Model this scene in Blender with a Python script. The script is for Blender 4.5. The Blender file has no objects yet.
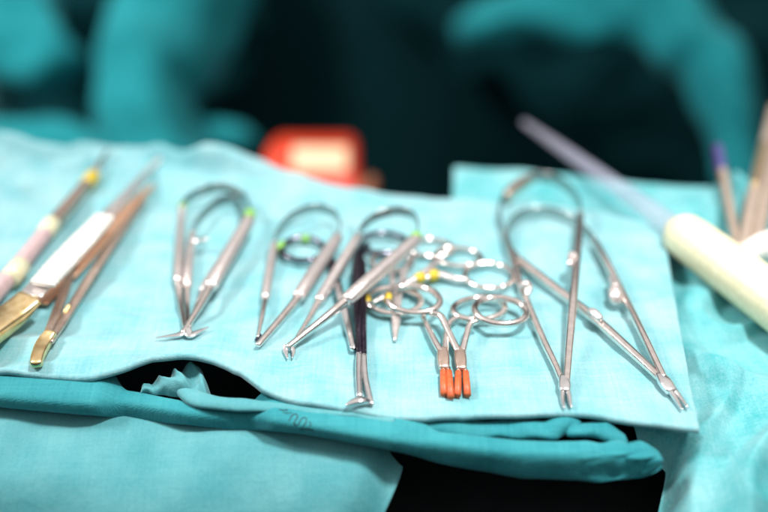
import bpy, bmesh, math, random
from mathutils import Vector, Matrix, noise

R = math.radians
scene = bpy.context.scene
COL = scene.collection
random.seed(4)

# ------------------------------------------------------------------ camera
H = 0.22                      # lens height above the towel
PITCH = R(30.0)
FPX = 768 * 50.0 / 36.0
CAM = Vector((0, 0, H))
FWD = Vector((0, math.cos(PITCH), -math.sin(PITCH)))
RGT = Vector((1, 0, 0))
UPV = Vector((0, math.sin(PITCH), math.cos(PITCH)))


def ray(px, py):
    return (FWD + RGT * ((px - 384) / FPX) - UPV * ((py - 256) / FPX))


def W(px, py, z=0.0):
    """where the sight line through a photo pixel meets the plane z"""
    d = ray(px, py)
    t = (z - H) / d.z
    return CAM + d * t


def Q(px, py, depth):
    """a point that far down the viewing axis"""
    return CAM + ray(px, py) * depth


def lerp(a, b, t):
    return a + (b - a) * t


def sstep(a, b, x):
    t = max(0.0, min(1.0, (x - a) / (b - a)))
    return t * t * (3 - 2 * t)


def poly(pts, x):
    """piecewise linear y(x)"""
    if x <= pts[0][0]:
        (x0, y0), (x1, y1) = pts[0], pts[1]
    else:
        for (x0, y0), (x1, y1) in zip(pts, pts[1:]):
            if x <= x1:
                break
    return y0 + (y1 - y0) * (x - x0) / (x1 - x0)


def nz(x, y, z=0.0):
    return noise.noise(Vector((x, y, z)))


# ------------------------------------------------------------------ materials
def mat(name):
    m = bpy.data.materials.new(name)
    m.use_nodes = True
    nt = m.node_tree
    return m, nt, nt.nodes['Principled BSDF']


def node(nt, kind, **kw):
    n = nt.nodes.new(kind)
    for k, v in kw.items():
        setattr(n, k, v)
    return n


def cloth_mat(name, c1, c2, sheen=0.35, rough=0.75, spec=0.35, scale=1.0, bump=0.25, slub=0.22):
    m, nt, b = mat(name)
    tc = node(nt, 'ShaderNodeTexCoord')
    n1 = node(nt, 'ShaderNodeTexNoise'); n1.inputs['Scale'].default_value = 55 * scale
    n1.inputs['Detail'].default_value = 5
    n2 = node(nt, 'ShaderNodeTexNoise'); n2.inputs['Scale'].default_value = 1300 * scale
    n2.inputs['Detail'].default_value = 2
    nt.links.new(tc.outputs['Object'], n1.inputs['Vector'])
    nt.links.new(tc.outputs['Object'], n2.inputs['Vector'])
    add = node(nt, 'ShaderNodeMath', operation='MULTIPLY_ADD')
    nt.links.new(n2.outputs['Fac'], add.inputs[0]); add.inputs[1].default_value = 0.35
    nt.links.new(n1.outputs['Fac'], add.inputs[2])
    ramp = node(nt, 'ShaderNodeValToRGB')
    ramp.color_ramp.elements[0].position = 0.45; ramp.color_ramp.elements[0].color = (*c1, 1)
    ramp.color_ramp.elements[1].position = 0.9; ramp.color_ramp.elements[1].color = (*c2, 1)
    prev = add.outputs[0]
    for sc in ((50, 1000, 200), (1000, 50, 200)):
        mp = node(nt, 'ShaderNodeMapping'); mp.inputs['Scale'].default_value = sc
        mp.inputs['Rotation'].default_value = (0, 0, 0.14)
        nt.links.new(tc.outputs['Object'], mp.inputs['Vector'])
        ns = node(nt, 'ShaderNodeTexNoise'); ns.inputs['Scale'].default_value = scale; ns.inputs['Detail'].default_value = 2
        nt.links.new(mp.outputs['Vector'], ns.inputs['Vector'])
        sub = node(nt, 'ShaderNodeMath', operation='SUBTRACT'); sub.inputs[1].default_value = 0.5
        nt.links.new(ns.outputs['Fac'], sub.inputs[0])
        ma = node(nt, 'ShaderNodeMath', operation='MULTIPLY_ADD'); ma.inputs[1].default_value = slub
        nt.links.new(sub.outputs[0], ma.inputs[0]); nt.links.new(prev, ma.inputs[2])
        prev = ma.outputs[0]
    nt.links.new(prev, ramp.inputs['Fac'])
    nt.links.new(ramp.outputs['Color'], b.inputs['Base Color'])
    # weave
    w1 = node(nt, 'ShaderNodeTexWave', wave_type='BANDS', bands_direction='X'); w1.inputs['Scale'].default_value = 800 * scale
    w2 = node(nt, 'ShaderNodeTexWave', wave_type='BANDS', bands_direction='Y'); w2.inputs['Scale'].default_value = 800 * scale
    for w in (w1, w2):
        w.inputs['Distortion'].default_value = 4
        w.inputs['Detail'].default_value = 1
        nt.links.new(tc.outputs['Object'], w.inputs['Vector'])
    mx = node(nt, 'ShaderNodeMath', operation='ADD')
    nt.links.new(w1.outputs['Fac'], mx.inputs[0]); nt.links.new(w2.outputs['Fac'], mx.inputs[1])
    mx2 = node(nt, 'ShaderNodeMath', operation='MULTIPLY_ADD')
    nt.links.new(n2.outputs['Fac'], mx2.inputs[0]); mx2.inputs[1].default_value = 1.2
    nt.links.new(mx.outputs[0], mx2.inputs[2])
    bp = node(nt, 'ShaderNodeBump'); bp.inputs['Strength'].default_value = bump
    bp.inputs['Distance'].default_value = 0.00012
    nt.links.new(mx2.outputs[0], bp.inputs['Height'])
    n3 = node(nt, 'ShaderNodeTexNoise'); n3.inputs['Scale'].default_value = 190 * scale
    n3.inputs['Detail'].default_value = 4; n3.inputs['Distortion'].default_value = 0.6
    nt.links.new(tc.outputs['Object'], n3.inputs['Vector'])
    bp2 = node(nt, 'ShaderNodeBump'); bp2.inputs['Strength'].default_value = 0.35
    bp2.inputs['Distance'].default_value = 0.0009
    nt.links.new(n3.outputs['Fac'], bp2.inputs['Height'])
    nt.links.new(bp.outputs['Normal'], bp2.inputs['Normal'])
    nt.links.new(bp2.outputs['Normal'], b.inputs['Normal'])
    b.inputs['Roughness'].default_value = rough
    b.inputs['Specular IOR Level'].default_value = spec
    b.inputs['Sheen Weight'].default_value = sheen
    b.inputs['Sheen Roughness'].default_value = 0.4
    return m


def metal_mat(name, c1, c2, rough=0.25, rough2=0.4, metallic=1.0, scale=400, bump=0.0, coat=0.0):
    m, nt, b = mat(name)
    tc = node(nt, 'ShaderNodeTexCoord')
    n = node(nt, 'ShaderNodeTexNoise'); n.inputs['Scale'].default_value = scale; n.inputs['Detail'].default_value = 4
    nt.links.new(tc.outputs['Object'], n.inputs['Vector'])
    ramp = node(nt, 'ShaderNodeValToRGB')
    ramp.color_ramp.elements[0].position = 0.3; ramp.color_ramp.elements[0].color = (*c1, 1)
    ramp.color_ramp.elements[1].position = 0.7; ramp.color_ramp.elements[1].color = (*c2, 1)
    nt.links.new(n.outputs['Fac'], ramp.inputs['Fac'])
    nt.links.new(ramp.outputs['Color'], b.inputs['Base Color'])
    mr = node(nt, 'ShaderNodeMapRange'); mr.inputs['To Min'].default_value = rough; mr.inputs['To Max'].default_value = rough2
    nt.links.new(n.outputs['Fac'], mr.inputs['Value'])
    nt.links.new(mr.outputs['Result'], b.inputs['Roughness'])
    b.inputs['Metallic'].default_value = metallic
    b.inputs['Coat Weight'].default_value = coat
    if bump:
        v = node(nt, 'ShaderNodeTexVoronoi'); v.inputs['Scale'].default_value = 1500
        nt.links.new(tc.outputs['Object'], v.inputs['Vector'])
        bp = node(nt, 'ShaderNodeBump'); bp.inputs['Strength'].default_value = bump; bp.inputs['Distance'].default_value = 0.0003
        nt.links.new(v.outputs['Distance'], bp.inputs['Height'])
        nt.links.new(bp.outputs['Normal'], b.inputs['Normal'])
    return m


TEAL1, TEAL2 = (0.035, 0.36, 0.40), (0.075, 0.50, 0.53)
M = {}
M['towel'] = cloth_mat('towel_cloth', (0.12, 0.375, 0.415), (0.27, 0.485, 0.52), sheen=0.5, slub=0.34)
M['hem'] = cloth_mat('shaded_hem_cloth', (0.008, 0.20, 0.235), (0.030, 0.275, 0.31), sheen=0.10, slub=0.42, bump=0.5)  # same cloth as the towel, shade of its front face put into the colour
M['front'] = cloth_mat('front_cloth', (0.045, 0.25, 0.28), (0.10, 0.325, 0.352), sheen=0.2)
M['drape'] = cloth_mat('drape_cloth', (0.035, 0.31, 0.335), (0.20, 0.46, 0.485), sheen=0.15)
M['gown'] = cloth_mat('gown_cloth', (0.010, 0.27, 0.31), (0.020, 0.36, 0.40), sheen=0.1, rough=0.85, spec=0.2)
M['dark'] = cloth_mat('unlit_backdrop_cloth', (0.003, 0.030, 0.036), (0.005, 0.042, 0.050), sheen=0.0, rough=0.9, spec=0.1)  # low light behind the table is put into this near-black colour
M['dim'] = cloth_mat('shaded_gown_cloth', (0.004, 0.06, 0.07), (0.007, 0.085, 0.10), sheen=0.0, rough=0.9, spec=0.1)  # gown cloth again, darkened in colour to stand for shade
M['rust'] = metal_mat('rust_plastic', (0.22, 0.06, 0.02), (0.30, 0.09, 0.03), 0.4, 0.5, 0.0, 60)
M['dim2'] = cloth_mat('deep_shaded_gown_cloth', (0.002, 0.030, 0.036), (0.003, 0.042, 0.05), sheen=0.0, rough=0.9, spec=0.1)  # still darker gown copy, the shade at upper right painted in
M['tan'] = metal_mat('tan_steel', (0.55, 0.44, 0.36), (0.68, 0.56, 0.46), 0.32, 0.45, 0.7)
M['gunmetal'] = metal_mat('gunmetal', (0.10, 0.10, 0.13), (0.17, 0.16, 0.20), 0.15, 0.26)
M['table'] = metal_mat('table_shade_black', (0.004, 0.006, 0.007), (0.008, 0.010, 0.012), 0.5, 0.7, 0.0, 80)  # shade of the space below the cloths is put into this black
M['steel'] = metal_mat('steel', (0.78, 0.70, 0.66), (0.90, 0.82, 0.78), 0.14, 0.24, 1.0)
M['warm_reflection'] = metal_mat('steel_warm_reflection', (0.66, 0.36, 0.22), (0.76, 0.47, 0.33), 0.34, 0.46, 0.6)  # orange-brown reflection on the lower arm, put into the base colour
M['satin'] = metal_mat('satin_handle', (0.70, 0.63, 0.61), (0.82, 0.75, 0.73), 0.27, 0.38, 0.82, 500, bump=0.35)
M['bright'] = metal_mat('bright_steel', (0.76, 0.74, 0.74), (0.86, 0.84, 0.84), 0.14, 0.26)
M['spring'] = metal_mat('spring_steel', (0.30, 0.34, 0.34), (0.42, 0.46, 0.45), 0.16, 0.3)
M['warm'] = metal_mat('warm_steel', (0.64, 0.47, 0.39), (0.76, 0.60, 0.51), 0.25, 0.4)
M['gold'] = metal_mat('gold_plate', (0.84, 0.60, 0.28), (0.94, 0.74, 0.42), 0.24, 0.4)
M['black'] = metal_mat('black_coating', (0.03, 0.024, 0.04), (0.07, 0.055, 0.08), 0.12, 0.22, 0.9)
M['yellow'] = metal_mat('yellow_tape', (0.55, 0.40, 0.02), (0.65, 0.48, 0.04), 0.35, 0.5, 0.0)
M['green'] = metal_mat('green_tape', (0.17, 0.44, 0.06), (0.24, 0.52, 0.10), 0.35, 0.5, 0.0)
M['orange'] = metal_mat('orange_rubber', (0.46, 0.085, 0.024), (0.56, 0.12, 0.036), 0.4, 0.55, 0.0, 700)
M['pink'] = metal_mat('pink_plastic', (0.46, 0.33, 0.34), (0.56, 0.42, 0.42), 0.3, 0.42, 0.0)
M['cream'] = metal_mat('cream_plastic', (0.66, 0.62, 0.40), (0.76, 0.72, 0.50), 0.3, 0.45, 0.0)
M['white'] = metal_mat('glare_white_knurl', (0.80, 0.79, 0.74), (0.88, 0.87, 0.82), 0.4, 0.5, 0.35, 500, bump=0.5)  # overexposed knurled steel, its glare painted in as white
M['lavender'] = metal_mat('lavender_tube', (0.42, 0.42, 0.54), (0.50, 0.50, 0.62), 0.2, 0.35, 0.0, coat=0.5)
M['blue'] = metal_mat('blue_plastic', (0.05, 0.05, 0.17), (0.08, 0.08, 0.22), 0.3, 0.45, 0.0)
M['red'] = metal_mat('red_plastic', (0.72, 0.040, 0.008), (0.80, 0.058, 0.012), 0.35, 0.5, 0.0, 30)
M['paper'] = metal_mat('paper_label', (0.80, 0.66, 0.40), (0.88, 0.76, 0.50), 0.5, 0.6, 0.0, 60)
M['gauze'] = metal_mat('gauze', (0.72, 0.72, 0.68), (0.82, 0.82, 0.78), 0.8, 0.9, 0.0, 300, bump=0.5)
M['ink'] = metal_mat('ink', (0.008, 0.03, 0.04), (0.012, 0.05, 0.06), 0.7, 0.8, 0.0)


# ------------------------------------------------------------------ object helpers
def thing(name, label, cat, loc, group=None):
    o = bpy.data.objects.new(name, None)
    o.empty_display_size = 0.01
    COL.objects.link(o)
    o.location = loc
    o['label'] = label
    o['category'] = cat
    if group:
        o['group'] = group
    return o


def link(name, bm, m, parent=None, label=None, cat=None, group=None, kind=None, smooth=True, loc=None):
    me = bpy.data.meshes.new(name)
    base = Vector((0, 0, 0))
    if parent is not None:
        base = world_loc(parent)
    elif loc is not None:
        base = Vector(loc)
    bmesh.ops.translate(bm, verts=bm.verts, vec=-base)
    bmesh.ops.recalc_face_normals(bm, faces=bm.faces)
    bm.to_mesh(me)
    bm.free()
    me.materials.append(m)
    if smooth:
        for p in me.polygons:
            p.use_smooth = True
    o = bpy.data.objects.new(name, me)
    COL.objects.link(o)
    if parent is not None:
        o.parent = parent
    elif loc is not None:
        o.location = loc
    if label: o['label'] = label
    if cat: o['category'] = cat
    if group: o['group'] = group
    if kind: o['kind'] = kind
    return o


def world_loc(o):
    v = Vector(o.location)
    while o.parent:
        o = o.parent
        v = v + Vector(o.location)
    return v


def catmull(pts, n, closed=False):
    """resample a list of equal-length tuples"""
    out = []
    L = len(pts)
    segs = L if closed else L - 1
    for i in range(segs):
        p = []
        for k in (-1, 0, 1, 2):
            j = i + k
            j = j % L if closed else max(0, min(L - 1, j))
            p.append(pts[j])
        for q in range(n):
            t = q / n
            out.append(tuple(0.5 * (2 * b + (c - a) * t + (2 * a - 5 * b + 4 * c - d) * t * t + (3 * b - a - 3 * c + d) * t ** 3)
                             for a, b, c, d in zip(*p)))
    if not closed:
        out.append(tuple(pts[-1]))
    return out


def sweep(bm, pts, n=6, sides=14, closed=False, e=2.0, up=Vector((0, 0, 1)), dome=True, smooth=True, wob=0.0):
    """pts: (x, y, z, w, h) in metres, w across (in plane), h along up"""
    ps = catmull(pts, n, closed) if smooth else pts
    P = [Vector(p[:3]) for p in ps]
    S = [(p[3], p[4]) for p in ps]
    rows = []
    N = len(P)

    def frame(i):
        if closed:
            t = P[(i + 1) % N] - P[i - 1]
        else:
            t = P[min(N - 1, i + 1)] - P[max(0, i - 1)]
        t.normalize()
        s = t.cross(up)
        if s.length < 1e-4:
            s = t.cross(Vector((1, 0, 0)))
        s.normalize()
        u = s.cross(t)
        return t, s, u

    def ring(c, s, u, w, h):
        r = []
        for k in range(sides):
            a = 2 * math.pi * k / sides
            ca, sa = math.cos(a), math.sin(a)
            x = math.copysign(abs(ca) ** (2 / e), ca) * w / 2
            y = math.copysign(abs(sa) ** (2 / e), sa) * h / 2
            q = c + s * x + u * y
            if wob:
                d = noise.noise_vector(q * 120) * wob + noise.noise_vector(q * 45) * wob * 2
                q = q + d
            r.append(bm.verts.new(q))
        return r

    for i in range(N):
        t, s, u = frame(i)
        w, h = S[i]
        if not closed and dome and i == 0:
            d = min(w, h) / 2
            for f in (0.12, 0.55, 0.85):
                rows.append(ring(P[0] - t * d * math.sqrt(1 - f * f) * 0.7, s, u, w * f, h * f))
        rows.append(ring(P[i], s, u, w, h))
        if not closed and dome and i == N - 1:
            d = min(w, h) / 2
            for f in (0.85, 0.55, 0.12):
                rows.append(ring(P[-1] + t * d * math.sqrt(1 - f * f) * 0.7, s, u, w * f, h * f))
    m = len(rows)
    for i in range(m if closed else m - 1):
        a, b = rows[i], rows[(i + 1) % m]
        for k in range(sides):
            bm.faces.new((a[k], a[(k + 1) % sides], b[(k + 1) % sides], b[k]))
    if not closed:
        bm.faces.new(rows[0][::-1])
        bm.faces.new(rows[-1])
    return bm


# ------------------------------------------------------------------ the towel's surface
A0, A1 = W(0, 376), W(699, 432)
AX = (A1 - A0).normalized()
AN = Vector((-AX.y, AX.x, 0))
U_ARCH = (W(190, 376) - A0).dot(AX)


RUCKS = [(W(150, 168), W(262, 180), 0.0085, 0.0060), (W(-20, 160), W(75, 168), 0.0070, 0.0070), (W(60, 178), W(120, 170), 0.0050, 0.0050),
         (W(-40, 215), W(55, 190), 0.0022, 0.0080), (W(-60, 300), W(40, 262), 0.0010, 0.0070), (W(-60, 350), W(110, 338), 0.0011, 0.0050), (W(20, 372), W(130, 352), 0.0010, 0.0040),
         (W(222, 345), W(262, 262), 0.0011, 0.0045), (W(265, 352), W(330, 384), 0.0012, 0.0045), (W(400, 332), W(545, 338), 0.0006, 0.0050), (W(590, 350), W(640, 410), 0.0006, 0.0060)]


def towel_h(x, y):
    p = Vector((x, y, 0)) - A0
    u, d = p.dot(AX), p.dot(AN)
    z = 0.0014 * nz(x * 22, y * 22) + 0.0010 * nz(x * 70, y * 50, 3) + 0.00022 * nz(x * 190, y * 120, 7)
    # soft creases running with the fold, mostly at the left
    lf = sstep(0.16, 0.02, u)
    c = nz(u * 16 + d * 9, d * 55 - u * 6, 11)
    z += (0.0006 + 0.0020 * lf) * (1 - abs(c) * 2.2) * 0.7
    # the creases left by ironing it folded
    for c0, k in ((0.066, 0.0007), (0.128, -0.0005)):
        z -= k * math.exp(-abs(d - c0 - 0.002 * nz(u * 14, c0)) / 0.0022)
    for c0, k in ((0.085, 0.0006), (0.165, 0.0007)):
        z -= k * math.exp(-abs(u - c0 - 0.10 * (d - 0.05) - 0.002 * nz(d * 14, c0)) / 0.0022)
    # rucked up at the back left
    bk = sstep(0.09, 0.17, d) * sstep(0.085, 0.045, u)
    z += bk * (0.003 + 0.010 * max(-0.3, nz(x * 26 + y * 14 + 4, y * 46 - x * 16, 5)) + 0.004 * (0.4 - abs(nz(x * 34 - y * 20, y * 52, 8))))
    # single folds and dents that can be picked out in the cloth
    for (a, b, hh, ww) in RUCKS:
        ab = b - a
        L = ab.length
        ux, uy = ab.x / L, ab.y / L
        al = ((x - a.x) * ux + (y - a.y) * uy) / L
        if -0.3 < al < 1.3:
            ds = (y - a.y) * ux - (x - a.x) * uy + 0.004 * nz(al * 3, hh * 900)
            k = ds / ww
            k = k * (1.6 if k < 0 else 0.8)
            z += hh * math.exp(-k * k) * sstep(-0.25, 0.2, al) * sstep(1.25, 0.8, al)
    # the mouth that gapes open in the front edge
    g = (u - U_ARCH) / 0.020
    z += 0.0110 * math.exp(-g * g) * math.exp(-max(0, d - 0.002) / 0.014)
    # lift near the front fold
    z += 0.0012 * math.exp(-max(0, d) / 0.01) * (0.5 + nz(u * 40, 2.2))
    return z


def P(px, py, mm, w=None, h=None):
    """point that many mm above the towel, seen at this pixel of the photo"""
    z = mm / 1000
    for _ in range(4):
        q = W(px, py, z)
        z = towel_h(q.x, q.y) + mm / 1000
    q = W(px, py, z)
    if w is None:
        return q
    return (q.x, q.y, q.z, w / 1000, (h if h is not None else w) / 1000)


# ------------------------------------------------------------------ setting: table and backdrop, shade put into their dark colours
bm = bmesh.new()
bmesh.ops.create_cube(bm, size=1)
bmesh.ops.scale(bm, verts=bm.verts, vec=(1.4, 0.24, 0.03))
bmesh.ops.bevel(bm, geom=bm.edges[:], offset=0.004, segments=2, profile=0.5, affect='EDGES')
bmesh.ops.translate(bm, verts=bm.verts, vec=(0.05, 0.325, -0.062))
tb = link('instrument_table', bm, M['table'], label='instrument table under the teal cloths, shade put into its black colour', cat='table')

bm = bmesh.new()
nx, ny = 80, 60
vs = []
for j in range(ny + 1):
    row = []
    for i in range(nx + 1):
        x = lerp(-1.6, 1.6, i / nx)
        t = j / ny
        if t < 0.5:
            y, z = lerp(-0.3, 1.25, t / 0.5), -0.55
        else:
            y, z = 1.25 + 0.15 * (t - 0.5), lerp(-0.55, 0.10, (t - 0.5) / 0.5)
        y += 0.04 * nz(x * 5, z * 2, 1) * (1 if t >= 0.5 else 0)
        row.append(bm.verts.new((x, y, z)))
    vs.append(row)
for j in range(ny):
    for i in range(nx):
        bm.faces.new((vs[j][i], vs[j][i + 1], vs[j + 1][i + 1], vs[j + 1][i]))
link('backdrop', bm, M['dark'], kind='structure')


# ------------------------------------------------------------------ cloths
def sheet(rows):
    bm = bmesh.new()
    vs = [[bm.verts.new(p) for p in r] for r in rows]
    for j in range(len(vs) - 1):
        for i in range(len(vs[0]) - 1):
            bm.faces.new((vs[j][i], vs[j][i + 1], vs[j + 1][i + 1], vs[j + 1][i]))
    return bm


def solidify(o, t):
    md = o.modifiers.new('thickness', 'SOLIDIFY')
    md.thickness = t
    md.offset = -1
    return o


FRONT = [(-90, 368), (0, 375), (90, 381), (125, 379), (150, 375), (185, 371), (215, 375), (240, 384), (262, 396), (300, 406), (384, 417), (450, 417), (584, 415), (660, 425), (699, 432)]
BACK = [(-110, 138), (0, 150), (60, 152), (120, 158), (180, 164), (250, 172), (320, 184), (380, 195), (450, 200), (520, 203), (600, 214), (662, 230)]


def towel_edge(pts, s):
    n = len(pts) - 1
    # arclength in px x
    x = lerp(pts[0][0], pts[-1][0], s)
    return x, poly(pts, x)


NS, NT = 330, 190
cols = []
for i in range(NS + 1):
    s = i / NS
    f = W(*towel_edge(FRONT, s))
    b = W(*towel_edge(BACK, s))
    col = []
    r = 0.0014
    bd = (b - f).normalized()
    zf = towel_h(f.x, f.y)
    for k in range(9):                       # the rounded front fold
        a = lerp(math.pi * 0.95, 0, k / 8)
        c = f + bd * r
        col.append(c - bd * r * math.sin(a) * 1.0 + Vector((0, 0, zf - r + r * math.cos(a))) )
    for j in range(1, NT + 1):
        t = (j / NT)
        p = lerp(f + bd * r, b, t)
        p = Vector((p.x, p.y, towel_h(p.x, p.y)))
        col.append(p)
    for k in range(1, 7):                    # back edge turns down
        a = math.pi * 0.5 * k / 6
        p = b + bd * 0.006 * math.sin(a)
        col.append(Vector((p.x, p.y, towel_h(p.x, p.y) - 0.006 * (1 - math.cos(a)))))
    p = col[-1]
    col.append(p + Vector((0, 0, -0.010)))
    cols.append(col)
rows = [list(r) for r in zip(*cols)]
# front rows: blend zf of row with the height of the sheet
top = solidify(link('surgical_towel', sheet(rows), M['towel'], label='pale teal folded towel the steel instruments are laid out on', cat='towel'), 0.0011)

# the folded layer below, whose rolled hem runs along the front
HEMT = [(-90, 372), (0, 381), (70, 386), (130, 390), (190, 404), (230, 404), (262, 402), (300, 410), (384, 423), (450, 432), (520, 438), (600, 439), (640, 441), (665, 444)]
HEMB = [(-90, 398), (0, 408), (100, 417), (200, 425), (300, 434), (384, 450), (450, 466), (520, 478), (600, 481), (640, 478), (665, 472)]
bm = bmesh.new()
pts = []
nh = 90
rowsv = []
for i in range(nh * 4 + 1):
    s = i / (nh * 4)
    px = lerp(-90, 662, s)
    yt, yb = poly(HEMT, px), poly(HEMB, px)
    hz = -0.0006 - 0.0035 * sstep(95, 130, px) * sstep(275, 245, px) - 0.0030 * sstep(390, 440, px)
    p0 = W(px, yt, hz)                   # the upper line of the hem
    # bottom of the hem: same sight column, found at the drop that fits the photo
    hgt = (yb - yt) * 0.00030
    p1 = W(px, yb, hz - hgt)
    mid = (p0 + p1) / 2
    out = Vector((0, -1, 0))
    endf = math.sqrt(max(0.0, 1 - max(0, (s - 0.955) / 0.045) ** 2)) if s > 0.955 else 1.0
    lump = sstep(0.86, 0.96, s)
    ring = []
    K = 64
    half = (p0.z - p1.z) / 2 * max(0.08, endf)
    fy = min(p0.y, p1.y)
    cz = mid.z
    back = 0.001 + 0.014 * (1 - sstep(95, 130, px) * sstep(275, 245, px)) * sstep(440, 400, px)
    y0, y1 = p1.y - 0.0022, max(p0.y + back, p1.y + 0.005)
    depth = y1 - y0
    for k in range(K):
        a = 2 * math.pi * k / K
        ca, sa = math.cos(a), math.sin(a)
        yy = math.copysign(abs(ca) ** 0.6, ca)
        zz = math.copysign(abs(sa) ** 0.6, sa)
        y = y0 + depth / 2 + yy * depth / 2 * (0.35 + 0.65 * max(0.05, endf))
        z = cz + zz * half
        y += 0.0008 * nz(px * 0.009, z * 40, 9) + 0.00015 * nz(px * 0.05, z * 100, 2)
        z += 0.0004 * nz(px * 0.010, a * 0.3, 4)
        y += lump * 0.0016 * (0.5 - abs(nz(px * 0.035 + a * 0.5, a * 0.9, 33)) * 2)
        z += lump * 0.0011 * nz(px * 0.04 + a, a * 1.3, 61)
        y += 0.00012 * nz(px * 0.05, z * 90, 71)
        x = mid.x
        ring.append(bm.verts.new((x, y, z)))
    rowsv.append(ring)
for a, b in zip(rowsv, rowsv[1:]):
    for k in range(K):
        bm.faces.new((a[k], a[(k + 1) % K], b[(k + 1) % K], b[k]))
bm.faces.new(rowsv[0][::-1]); bm.faces.new(rowsv[-1])
under = link('rolled_towel', bm, M['hem'], label='teal towel, shade put into its deeper colour, rolled along the front edge under the pale towel, with ink scribble', cat='towel', loc=W(300, 420, -0.01))

# crumpled corner that shows in the gaping mouth
bm = bmesh.new()


def G(px, py, z, w, h):
    q = W(px, py, z / 1000)
    return (q.x, q.y, q.z, w / 1000, h / 1000)


bm.free()
rows = []
for j in range(71):
    v = j / 70
    row = []
    for i in range(111):
        u = i / 110
        px = lerp(134, 212, u)
        top = poly([(134, 394), (146, 385), (160, 375), (176, 365), (192, 358), (203, 365), (212, 383)], px)
        bot = poly([(134, 399), (160, 401), (185, 405), (212, 408)], px)
        py = lerp(top, bot, v)
        arch = math.sin(math.pi * min(1, 0.12 + v * 0.88)) 
        z = -0.0075 + 0.0065 * arch * (0.35 + 0.65 * sstep(0, 0.6, u))
        q = W(px, py, z)
        ang = q.x * 1.0 + q.y * 0.55
        n_ = nz(ang * 150, (q.y - q.x * 0.4) * 60, 17)
        rdg = 1 - 2.6 * math.sqrt(n_ * n_ + 0.006)
        n2_ = nz(q.x * 300 + q.y * 120, q.y * 170, 3)
        z += 0.0030 * rdg + 0.0008 * (1 - 2 * math.sqrt(n2_ * n2_ + 0.01))
        z -= 0.007 * (sstep(0.14, 0, u) + sstep(0.84, 1, u)) + 0.007 * sstep(0.25, 0, v)
        z = max(z, -0.0042 - 0.0006 * v - 0.016 * sstep(0.6, 0.2, v) - 0.008 * sstep(0.15, 0, u))
        row.append(Vector((q.x, q.y + 0.0012 * nz(q.x * 300, q.y * 200, 40), z)))
    rows.append(row)
solidify(link('crumpled_fold', sheet(rows), M['front'], parent=under), 0.0008)
bm = bmesh.new()
sweep(bm, [G(176, 378, -2, 4, 3), G(186, 388, -2, 6, 4), G(200, 398, -1.8, 7, 3.6), G(225, 403, -1.8, 6, 3), G(262, 405, -1.2, 5, 2.4), G(320, 411, -1.2, 4, 1.8), G(395, 421, -1.5, 3, 1.4)], n=14, sides=30, wob=0.0007)
link('turned_edge', bm, M['front'], parent=under)
# ruffle between the two layers on the right
bm = bmesh.new()
sweep(bm, [G(420, 424, -4.5, 8, 3), G(460, 425, -4.5, 9, 4), G(505, 427, -4.5, 9, 4.5), G(540, 430, -4.5, 9, 4), G(557, 425, -3.0, 7, 5), G(566, 424, -3.0, 6, 5), G(574, 431, -4.5, 8, 4), G(590, 432, -5, 7, 4), G(606, 433, -5, 8, 4), G(625, 440, -7, 8, 3)], n=16, sides=44, wob=0.0014)
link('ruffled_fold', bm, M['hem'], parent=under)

# ink scribble on the hem: strokes standing a hair proud of the hem face
# (added after the hem is known, by casting onto it)
from mathutils.bvhtree import BVHTree
dg = bpy.context.evaluated_depsgraph_get()


def on_surface(o, px, py, lift):
    me = o.data
    inv = o.matrix_world.copy()
    inv = Matrix.Translation(o.location)
    tree = on_surface.cache.get(o.name)
    if tree is None:
        tree = BVHTree.FromPolygons([inv @ v.co for v in me.vertices], [p.vertices[:] for p in me.polygons])
        on_surface.cache[o.name] = tree
    d = ray(px, py).normalized()
    loc, nor, idx, dist = tree.ray_cast(CAM, d)
    if loc is None:
        return None
    return loc - d * lift


on_surface.cache = {}


def stroke(bm, o, pts, w, lift=0.00012):
    c = catmull(pts, 5)
    prev = None
    for i, (x, y) in enumerate(c):
        a = c[min(i + 1, len(c) - 1)]; b = c[max(i - 1, 0)]
        dx, dy = a[0] - b[0], a[1] - b[1]
        L = math.hypot(dx, dy) or 1
        ww = w * (0.7 + 0.4 * nz(x * 0.7, y * 0.7))
        p = on_surface(o, x - dy / L * ww / 2, y + dx / L * ww / 2, lift)
        q = on_surface(o, x + dy / L * ww / 2, y - dx / L * ww / 2, lift)
        if p is None or q is None:
            prev = None
            continue
        v = (bm.verts.new(p), bm.verts.new(q))
        if prev:
            bm.faces.new((prev[0], prev[1], v[1], v[0]))
        prev = v


bm = bmesh.new()
stroke(bm, under, [(279, 409.5), (284, 410.2), (288, 409.6)], 1.4)
stroke(bm, under, [(283, 412.5), (289, 413), (292, 412.3)], 1.1)
stroke(bm, under, [(289, 421), (292, 415.5), (296, 414), (297.5, 417), (294, 423), (297, 426)], 1.6)
stroke(bm, under, [(298, 425), (302, 418.5), (306, 418), (306, 422), (303, 427)], 1.5)
stroke(bm, under, [(300, 429.5), (307, 429), (314, 430.5)], 1.7)
stroke(bm, under, [(309, 421), (311, 424), (309, 427)], 1.2)
link('ink_scribble', bm, M['ink'], parent=under)

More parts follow.
